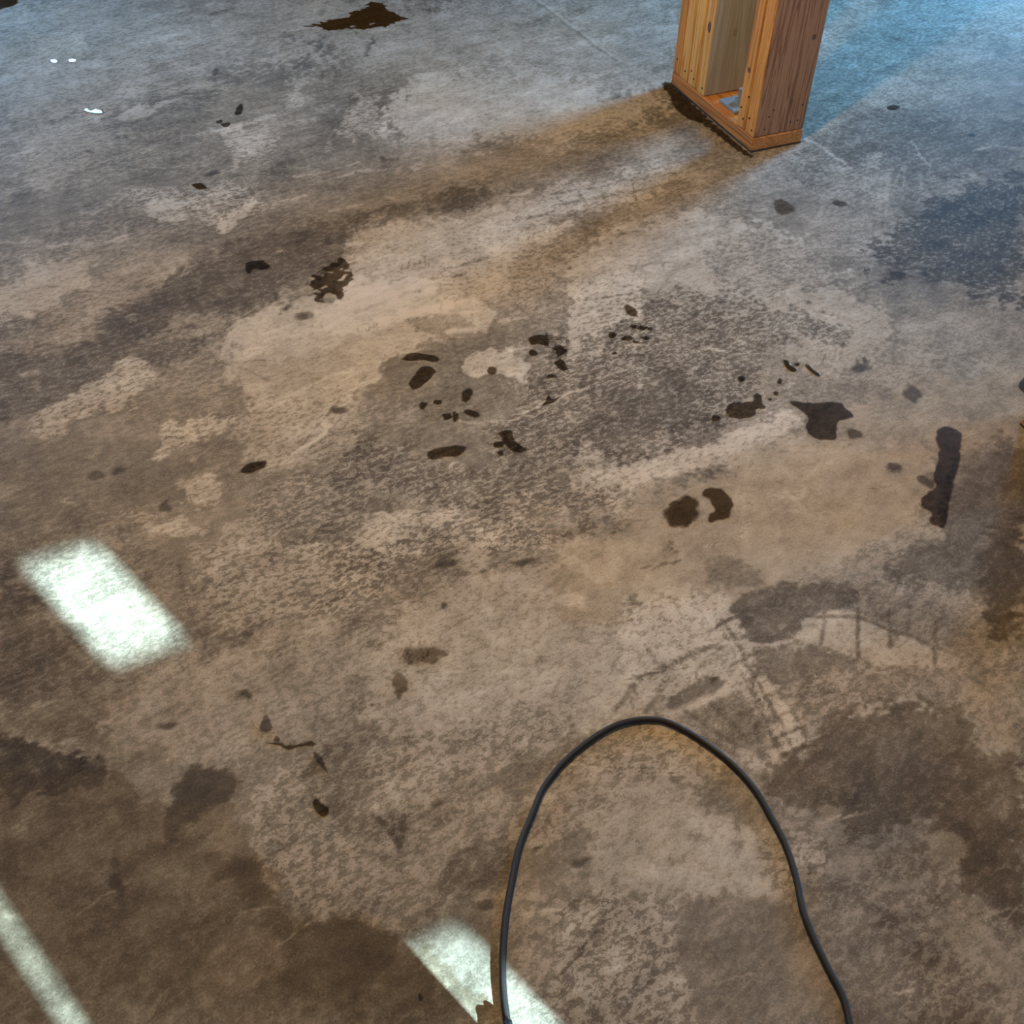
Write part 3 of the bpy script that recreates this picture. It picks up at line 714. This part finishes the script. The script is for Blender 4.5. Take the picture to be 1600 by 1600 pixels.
# ------------------------------------------------------------------ cord
CR = .0043
cord_px = [(800,1640),(796,1615),(792,1594),(786,1540),(786,1484),(791,1427),(801,1371),(812,1322),(831,1274),(849,1232),(877,1195),(911,1165),(945,1142),(975,1129),(1009,1124),(1039,1127),(1072,1142),(1110,1167),(1147,1197),(1181,1236),(1207,1281),(1228,1322),(1245,1375),(1254,1420),(1271,1465),(1296,1517),(1316,1555),(1327,1596),(1337,1660),(1340,1760),(1330,1900)]
pts = [fl(x, y, CR) for x, y in cord_px]
path = catmull(pts, 6, closed=False)
def tube(path, r, seg=12, zc=None):
    bm = bmesh.new(); rings = []
    m = len(path)
    for i, p in enumerate(path):
        d_ = path[min(i+1, m-1)]-path[max(i-1, 0)]; d_ = d_/np.linalg.norm(d_); nx_ = np.array([-d_[1], d_[0]])
        rr = r[i] if hasattr(r, '__len__') else r
        ring = []
        for k in range(seg):
            a = 2*math.pi*k/seg
            q = p+nx_*math.cos(a)*rr
            ring.append(bm.verts.new((q[0], q[1], (zc if zc else rr)+math.sin(a)*rr)))
        rings.append(ring)
    for i in range(m-1):
        for k in range(seg):
            bm.faces.new([rings[i][k], rings[i][(k+1) % seg], rings[i+1][(k+1) % seg], rings[i+1][k]])
    bm.faces.new(rings[0]); bm.faces.new(rings[-1][::-1])
    bmesh.ops.recalc_face_normals(bm, faces=bm.faces[:])
    return bm
M_CORD = plain('black_rubber', (.010, .009, .009), .55, 0, .5, 400); M_CORD.node_tree.nodes['Principled BSDF'].inputs['Specular IOR Level'].default_value = .3
cord = tag(empty('extension_cord', (0, 0, 0)), 'black rubber power cord looping in an arch over the concrete', 'cord')
obj('cable', tube(path, CR), M_CORD, cord, True)
p0, p1 = pts[2], pts[0]
dr = (p1-p0)/np.linalg.norm(p1-p0)
p0 = p0+dr*.008
plug = obj('plug', tube([p0-dr*.004, p0+dr*.004, p0+dr*.010, p0+dr*.014, p0+dr*.050, p0+dr*.056], [.0048, .0052, .0056, .0105, .012, .010], 16, .0122), M_CORD, cord, True)
obj('metal_ring', tube([p0+dr*.0105, p0+dr*.011, p0+dr*.0135, p0+dr*.014], [.0098, .0110, .0110, .0100], 20, .0122), plain('ring_steel', (.6, .6, .6), .25, 1), plug, True)

# ------------------------------------------------------------------ unseen box added below the frame: its edge cuts the sun patch by the cord
e1 = np.array([math.cos(math.radians(45)), math.sin(math.radians(45))]); e2 = np.array([math.cos(SUN_AZ), math.sin(SUN_AZ)])
pe = (np.dot(fl(632, 1471), e1)+np.dot(fl(740, 1591), e1))/2
tb = tag(empty('sun_blocker_box', (*(e1*(pe-.115)+e2*.04), 0), math.radians(45)), 'added unseen black box with grey lid that cuts the sun patch', 'sun blocker')
M_TB = plain('black_plastic', (.02, .02, .022), .5); M_TL = plain('grey_plastic', (.12, .12, .125), .5)
obj('body', box_bm(-.115, .115, -.10, .10, 0, .20, .008, 2), M_TB, tb)
obj('lid', box_bm(-.115, .115, -.10, .10, .202, .25, .008, 2), M_TL, tb)
hb = obj('handle', box_bm(-.06, .06, -.012, .012, .27, .285, .004, 2), M_TB, tb)
for s_ in (-1, 1): obj('handle_post', box_bm(s_*.053-.007, s_*.053+.007, -.01, .01, .248, .272, .002), M_TB, hb)
for s_ in (-1, 1): obj('latch', box_bm(s_*.06-.012, s_*.06+.012, -.106, -.099, .185, .225, .002), M_TL, tb)

# ------------------------------------------------------------------ water: wet films and beads lying on the slab, plus one painted strip of shade
def film_mat(name, tint, rough, gloss, ripple=False, ragged=.55):
    m, n, l, b = new_mat(name); n.remove(b)
    at = n.new('ShaderNodeAttribute'); at.attribute_name = 'depth'
    no = n.new('ShaderNodeTexNoise'); no.inputs['Scale'].default_value = 120; no.inputs['Detail'].default_value = 5; no.inputs['Roughness'].default_value = .65
    tc = n.new('ShaderNodeTexCoord'); l.new(tc.outputs['Object'], no.inputs['Vector'])
    ma = n.new('ShaderNodeMath'); ma.operation = 'MULTIPLY_ADD'; l.new(no.outputs['Fac'], ma.inputs[0]); ma.inputs[1].default_value = ragged
    sb = n.new('ShaderNodeMath'); sb.operation = 'SUBTRACT'; l.new(at.outputs['Fac'], sb.inputs[0]); sb.inputs[1].default_value = ragged*.5; l.new(sb.outputs[0], ma.inputs[2])
    mr = n.new('ShaderNodeMapRange'); mr.interpolation_type = 'SMOOTHSTEP'; l.new(ma.outputs[0], mr.inputs['Value']); mr.inputs['From Min'].default_value = .12; mr.inputs['From Max'].default_value = .9
    mx = n.new('ShaderNodeMix'); mx.data_type = 'RGBA'; mx.inputs['A'].default_value = (1, 1, 1, 1); mx.inputs['B'].default_value = (*tint, 1); l.new(mr.outputs[0], mx.inputs['Factor'])
    tr = n.new('ShaderNodeBsdfTransparent'); l.new(mx.outputs['Result'], tr.inputs[0])
    gg = n.new('ShaderNodeBsdfGlossy'); gg.inputs['Roughness'].default_value = rough
    fr = n.new('ShaderNodeFresnel'); fr.inputs['IOR'].default_value = 1.33
    if ripple:
        n2 = n.new('ShaderNodeTexNoise'); n2.inputs['Scale'].default_value = 260; n2.inputs['Detail'].default_value = 1; l.new(tc.outputs['Object'], n2.inputs['Vector'])
        bp = n.new('ShaderNodeBump'); bp.inputs['Strength'].default_value = 1.0; bp.inputs['Distance'].default_value = .004
        l.new(n2.outputs['Fac'], bp.inputs['Height']); l.new(bp.outputs[0], gg.inputs['Normal'])
    mu = n.new('ShaderNodeMath'); mu.operation = 'MULTIPLY'; l.new(fr.outputs[0], mu.inputs[0])
    mg_ = n.new('ShaderNodeMath'); mg_.operation = 'MULTIPLY'; l.new(mr.outputs[0], mg_.inputs[0]); mg_.inputs[1].default_value = gloss; l.new(mg_.outputs[0], mu.inputs[1])
    ms = n.new('ShaderNodeMixShader'); l.new(mu.outputs[0], ms.inputs[0]); l.new(tr.outputs[0], ms.inputs[1]); l.new(gg.outputs[0], ms.inputs[2])
    l.new(ms.outputs[0], n['Material Output'].inputs['Surface'])
    return m
M_DAMP = film_mat('damp_and_shade_film', (.40, .375, .345), .35, .35)
M_SOFT = film_mat('drying_film', (.58, .565, .545), .45, .2, False, .35)
M_WET = film_mat('water_film', (.36, .35, .33), .06, 1.0)
M_BEAD = film_mat('water_bead', (.50, .44, .37), .07, 1.0, True)

def ell(cx, cy, rx, ry, rot=0, n=10, jit=.12):
    c, s = math.cos(math.radians(rot)), math.sin(math.radians(rot)); out = []
    for k in range(n):
        a = 2*math.pi*k/n; j = 1+rnd.uniform(-jit, jit)
        x, y = rx*j*math.cos(a), ry*j*math.sin(a)
        out.append((cx+x*c-y*s, cy+x*s+y*c))
    return out
def wet(name, outline, mat, label, cat, group=None, soft=.004, height=.0004, rough=.0012, sub=6, holes=(), extra=()):
    """a water film on a small grid: depth and height rise from the ragged rim inwards"""
    P = np.array(catmull([fl(x, y) for x, y in outline], sub))
    polys = [P]+[np.array([fl(x, y) for x, y in e]) for e in extra]
    allp = np.concatenate(polys)
    lo, hi = allp.min(0)-.006, allp.max(0)+.006
    cell = float(np.clip(min(hi-lo)/34, .0008, .0028))
    xs = np.arange(lo[0], hi[0]+cell, cell); ys = np.arange(lo[1], hi[1]+cell, cell)
    X, Y = np.meshgrid(xs, ys)
    jx = nrng.normal(size=(4, 3))
    ph = nrng.uniform(0, 6.28, size=8)
    dX = sum(np.sin(X*f+Y*g+p)*a for f, g, p, a in ((310, 120, ph[0], .5), (90, 330, ph[1], .5), (620, -410, ph[2], .3), (-150, 180, ph[3], .8)))*rough
    dY = sum(np.sin(X*f+Y*g+p)*a for f, g, p, a in ((130, 290, ph[4], .5), (340, -80, ph[5], .5), (-520, 510, ph[6], .3), (170, 140, ph[7], .8)))*rough
    x, y = (X+dX).ravel(), (Y+dY).ravel()
    sd = np.full(len(x), -1e9)
    for P_ in polys:
        inside = np.zeros(len(x), bool); dist = np.full(len(x), 1e9); n_ = len(P_)
        for i in range(n_):
            ax, ay = P_[i]; bx, by = P_[(i+1) % n_]
            inside ^= ((ay > y) != (by > y)) & (x < (bx-ax)*(y-ay)/((by-ay) or 1e-12)+ax)
            dx, dy = bx-ax, by-ay
            t = np.clip(((x-ax)*dx+(y-ay)*dy)/(dx*dx+dy*dy+1e-15), 0, 1)
            dist = np.minimum(dist, np.hypot(x-ax-t*dx, y-ay-t*dy))
        sd = np.maximum(sd, np.where(inside, dist, -dist))
    for hx, hy, hr in holes:
        c_ = fl(hx, hy); r_h = np.linalg.norm(fl(hx+hr, hy)-c_)
        sd = np.minimum(sd, np.hypot(x-c_[0], (y-c_[1])*.7)-r_h)
    s_ = min(soft, max(sd.max()*.8, 1e-4)); sd = sd+s_*.3
    dep = np.clip(sd/s_, 0, 1)
    z = .00006+height*np.sqrt(np.clip(1-(1-dep)**2, 0, 1))
    ny, nx = X.shape; idx = np.arange(nx*ny).reshape(ny, nx)
    q = np.stack([idx[:-1, :-1], idx[:-1, 1:], idx[1:, 1:], idx[1:, :-1]], -1).reshape(-1, 4)
    q = q[(sd[q] > 0).any(1)]
    used = np.unique(q); rm = np.full(nx*ny, -1); rm[used] = np.arange(len(used))
    cen = P.mean(0)
    vs_ = np.stack([X.ravel()[used]-cen[0], Y.ravel()[used]-cen[1], z[used]], 1)
    me = bpy.data.meshes.new(name); me.from_pydata(vs_.tolist(), [], rm[q].tolist())
    a_ = me.attributes.new('depth', 'FLOAT', 'POINT'); a_.data.foreach_set('value', dep[used].astype(np.float32))
    me.polygons.foreach_set('use_smooth', [True]*len(me.polygons)); me.materials.append(mat)
    o = bpy.data.objects.new(name, me); C.objects.link(o); o.location = (cen[0], cen[1], 0)
    return tag(o, label, cat, group)
#@@WET_BEGIN
W_ = 'puddle'
wet('water_puddle', [(475,42),(500,36),(520,30),(545,26),(548,18),(562,16),(572,12),(575,4),(590,4),(602,6),(606,17),(618,20),(628,26),(645,29),(628,32),(618,36),(605,42),(590,42),(570,46),(548,45),(520,48),(505,47),(498,42)], M_WET, 'large dark brown puddle, biggest on the far floor', W_, soft=.007, rough=.005, holes=[(582,37,2.5),(552,42,1.5)])
wet('water_puddle', ell(84,96,6,3), M_WET, 'small bright shining round water drop', W_, 'pair of shining drops', soft=.002, rough=.0005, height=.001)
wet('water_puddle', ell(113,95,6.5,3), M_WET, 'small bright shining round water drop', W_, 'pair of shining drops', soft=.002, rough=.0005, height=.001)
wet('water_puddle', [(130,172),(136,169),(142,173),(150,171),(161,174),(160,178),(148,178),(136,176)], M_WET, 'small ragged puddle mirroring bright daylight', W_, soft=.004, height=.001)
wet('water_puddle', [(-20,-12),(14,-10),(28,-3),(26,7),(12,12),(-12,14)], M_WET, 'dark puddle broken by pale reflections in the floor corner past the shining drops', W_, soft=.006)
wet('wet_patch', [(366,177),(374,163),(380,165),(378,177),(371,180)], M_DAMP, 'small rusty brown wet blot', W_, soft=.003)
wet('wet_patch', ell(343,190,5,3), M_DAMP, 'smallest round dark drop near the rusty brown blot', W_, 'drops beside the rusty blot', soft=.002)
wet('wet_patch', ell(353,195,8,3.5,-6), M_DAMP, 'flat dark drop next to the rusty brown blot', W_, 'drops beside the rusty blot', soft=.002)
wet('wet_patch', ell(312,291,12,5.5,8), M_WET, 'small oval puddle with a grey rim', W_, soft=.006)
wet('shoe_print', [(487,450),(487,430),(500,422),(516,412),(530,404),(543,409),(551,425),(552,436),(541,447),(535,470),(522,463),(512,459),(503,473),(493,470),(490,462)], M_DAMP, 'wet boot print with toothed tread marks', 'footprint', soft=.007, rough=.004, holes=[(536,434,4),(533,422,2.5),(495,455,3),(508,449,2),(545,421,2),(498,428,1.2),(503,427,1.2),(508,426,1.2),(513,425,1.2),(518,425,1.2)])
wet('wet_patch', [(382,415),(390,409),(410,407),(422,417),(412,422),(398,421),(387,429)], M_DAMP, 'dark brown wet blot beside the boot print', W_, soft=.005)
wet('wet_patch', [(374,734),(385,725),(405,719),(419,722),(410,732),(390,740),(378,739)], M_DAMP, 'slim oval wet mark alone on tan concrete', W_, soft=.006)
G1 = 'dark wet marks trailing along the middle of the floor'
DL = ['arched dark wet mark beside the kidney-shaped one', 'kidney-shaped dark wet mark with a small foot', 'bold oval dark drop, biggest of the cluster around the smeared drop', 'round dark drop beside a smaller oval one, by the kidney-shaped mark', 'small oval dark drop between the bold oval and the round drop', 'round dark drop pressed against a fainter twin', 'fainter twin drop touching a round dark one', 'smeared dark drop with a pale scuff beside it', 'long blurred dark wet bar', 'three-lobed dark wet mark beside two small drops', 'small oval drop against the three-lobed mark', 'smallest drop under the three-lobed mark', 'lone fuzzy dark drop beside the round pale scrape', 'small round drop under the comb-streaked splash', 'hooked dark wet mark under the comb-streaked splash', 'tilted egg-shaped wet mark under the hooked one', 'flat faint wet mark under the egg-shaped one', 'tilted dark oval drop above a row of small drops', 'first drop in the row under the tilted oval', 'elongated middle drop in the row under the tilted oval', 'end drop in the row under the tilted oval', 'squarish dark drop at the end of the second row of drops', 'long dark drop in the second row of drops', 'small drop hanging under the long drop of the second row', 'round drop closing the second row of drops', 'faint little drop alone below the second row', 'small round drop at the tip of the broad lobed wet patch', 'small almond drop alone above the broad lobed wet patch', 'small round drop beside a smaller one, off the lobed wet patch', 'tiny drop between a round drop and the lobed wet patch', 'fuzzy dark drop above the pair beside the lobed wet patch']
for k, (out, sf) in enumerate((
    ([(627,562),(640,551),(660,552),(680,556),(686,563),(675,566),(655,563),(640,565)], .006),
    ([(643,592),(655,575),(672,572),(682,580),(672,592),(661,603),(645,610),(638,602)], .005),
    (ell(730,617,13,9,-50), .006), (ell(661,635,7,7), .005), (ell(684,628,7,4), .004), (ell(698,651,8,7), .005), (ell(711,652,6,8), .006), (ell(738,646,14,6,15), .007),
    ([(667,706),(690,698),(715,695),(730,700),(720,712),(690,716),(672,718)], .008),
    ([(779,678),(790,672),(800,673),(806,690),(824,701),(814,707),(798,704),(788,694)], .006), (ell(779,695,9,6), .005), (ell(781,708,6,4), .004),
    (ell(769,579,9,6,10), .006),
    (ell(833,551,7,5.5), .004), ([(860,543),(875,540),(886,548),(875,556),(868,558),(868,549)], .004), ([(866,566),(877,561),(888,576),(878,579),(868,573)], .004), (ell(862,588,10,4), .006),
    (ell(986,486,13,7,38), .006), (ell(989,510,6,4), .004), (ell(1004,513,9,3.6), .004), (ell(1016,514,4,3), .003), (ell(957,523,7,5), .005), (ell(979,529,11,4), .004), (ell(993,535,5,3), .003), (ell(1009,528,6,4), .004), (ell(960,552,5,3), .004),
    (ell(1118,654,8,5,-8), .004), (ell(1158,592,6,4,-15), .004), (ell(1212,615,5,4), .004), (ell(1204,624,4,3), .003), (ell(1219,596,5,6), .006))):
    wet('wet_patch', out, M_DAMP, DL[k], W_, G1, soft=sf)
wet('wet_patch', [(826,528),(840,523),(851,523),(854,518),(857,527),(858,533),(857,541),(843,538),(830,539)], M_DAMP, 'dark wet splash with comb-like streaks to one side', W_, soft=.003, rough=.0005, extra=[[(855,y-1),(855+ln,y+1),(855+ln,y+2.6),(855,y+1.2)] for y, ln in ((524,18),(527,28),(530,27),(533,20))])
wet('wet_patch', [(846,634),(852,626),(858,615),(863,623),(878,618),(868,627),(862,631)], M_DAMP, 'dark wet mark shaped like a torn leaf', W_, soft=.003, rough=.0005)
wet('wet_patch', [(1133,642),(1145,629),(1172,627),(1180,615),(1190,618),(1192,630),(1196,637),(1182,641),(1180,650),(1165,654),(1140,653)], M_DAMP, 'broad dark wet patch with a lobe on top, among small drops', W_, soft=.005)
wet('water_puddle', [(1223,564),(1230,563),(1236,571),(1245,578),(1240,582),(1230,577)], M_WET, 'small sole-shaped puddle with dark rim', W_, 'pair of sole-shaped puddles', soft=.003, rough=.0004, height=.001)
wet('water_puddle', [(1257,571),(1263,570),(1271,577),(1282,586),(1280,589),(1268,583)], M_WET, 'small sole-shaped puddle with dark rim', W_, 'pair of sole-shaped puddles', soft=.003, rough=.0004, height=.001)
wet('water_puddle', ell(1246,570,4,2.6), M_WET, 'tiny drop between the two sole-shaped puddles', W_, soft=.0015, rough=.0003, height=.001)
wet('wet_patch', [(1233,630),(1240,626),(1265,629),(1310,628),(1325,640),(1337,652),(1320,656),(1310,662),(1306,686),(1285,688),(1265,680),(1258,665),(1262,652),(1250,642)], M_DAMP, 'large anvil-shaped dark wet stain', W_, soft=.006)
wet('wet_patch', ell(1335,678,15,9,10), M_SOFT, 'faint round wet stain beside the anvil-shaped one', W_, soft=.010)
wet('wet_patch', [(1461,680),(1468,668),(1482,666),(1500,675),(1504,690),(1500,705),(1502,720),(1495,740),(1488,770),(1482,800),(1478,826),(1465,824),(1452,816),(1455,802),(1441,793),(1438,780),(1450,768),(1460,760),(1457,740),(1465,720),(1465,700)], M_DAMP, 'long dark wet drip with a round head', W_, soft=.006)
wet('shoe_print', [(1037,797),(1050,782),(1070,774),(1085,776),(1094,790),(1090,808),(1075,824),(1050,824),(1038,812)], M_DAMP, 'rounded brown wet heel print with a rusty core', 'footprint', soft=.014, rough=.002)
wet('shoe_print', [(1097,768),(1108,761),(1125,763),(1140,775),(1146,790),(1140,808),(1125,814),(1107,816),(1106,805),(1115,795),(1108,782),(1098,775)], M_DAMP, 'crescent-shaped dark wet print', 'footprint', soft=.007)
wet('wet_patch', [(1208,315),(1222,311),(1243,323),(1240,332),(1222,337),(1212,332)], M_SOFT, 'blunt grey damp patch on the floor near the timber post', W_, soft=.014)
wet('wet_patch', ell(1312,318,13,6,12), M_SOFT, 'slim grey damp patch between the post and the dark slab', W_, soft=.012)
wet('wet_patch', ell(1396,168,10,4.5,-8), M_DAMP, 'almond-shaped dark drop on the blue-lit floor', W_, soft=.006)
wet('wet_patch', ell(1518,212,6,3.4,5), M_DAMP, 'small round dark drop on the blue-lit floor', W_, soft=.003)
wet('wet_patch', ell(1402,430,16,9,8), M_SOFT, 'faint oval damp ring at the dark slab edge', W_, soft=.014)
wet('wet_patch', [(626,1026),(640,1012),(660,1009),(690,1010),(702,1020),(688,1032),(665,1040),(640,1038)], M_SOFT, 'smoky oval damp smudge on tan concrete', W_, soft=.016, rough=.003)
wet('wet_patch', [(612,1070),(616,1052),(630,1050),(638,1065),(634,1082),(626,1095),(617,1086)], M_SOFT, 'upright faint damp smudge below the smoky oval', W_, soft=.012, rough=.003)
wet('wet_patch', [(487,1252),(493,1247),(502,1251),(511,1263),(514,1274),(506,1277),(496,1271),(489,1262)], M_WET, 'egg-shaped wet spot with one tiny glint', W_, soft=.006)
wet('wet_patch', ell(1604,603,12,14), M_DAMP, 'round black wet spot next to the plate corner of the cut-off post', W_, soft=.004)
wet('plate_shade_strip', [(1034,134),(1049,131),(1112,190),(1172,240),(1176,247),(1166,244),(1130,220),(1100,196),(1072,184),(1052,168),(1046,150)], M_DAMP, 'dark strip put in for the shade along the foot of the timber post', W_, soft=.008, rough=.003)  # film darkens the floor in place of the plate's contact shadow
BG = 'beads of water glinting gold'
wet('water_bead', [(405,1141),(409,1128),(417,1119),(424,1128),(425,1142),(414,1146)], M_BEAD, 'largest gold-glinting bead of water', W_, BG, soft=.004, height=.0035, rough=.0005)
wet('water_bead', [(427,1158),(432,1150),(439,1156),(436,1161),(430,1161)], M_BEAD, 'small gold-glinting bead of water at the end of a brown trickle', W_, BG, soft=.002, height=.0025, rough=.0003)
wet('water_trickle', [(415,1163),(425,1159),(440,1160),(455,1165),(470,1161),(485,1157),(499,1163),(485,1166),(468,1167),(452,1172),(438,1165),(424,1163)], M_DAMP, 'thin brown trickle of water between beads', W_, soft=.003)
wet('water_bead', [(489,1177),(497,1178),(506,1188),(510,1200),(515,1213),(503,1199),(493,1189)], M_BEAD, 'long tapering bead of water with a pointed tail', W_, BG, soft=.003, height=.003, rough=.0004)
wet('water_bead', ell(657,1558,4,6,-30), M_BEAD, 'tiny gold-glinting bead of water on dark brown concrete', W_, BG, soft=.002, height=.0025, rough=.0003)
#@@WET_END
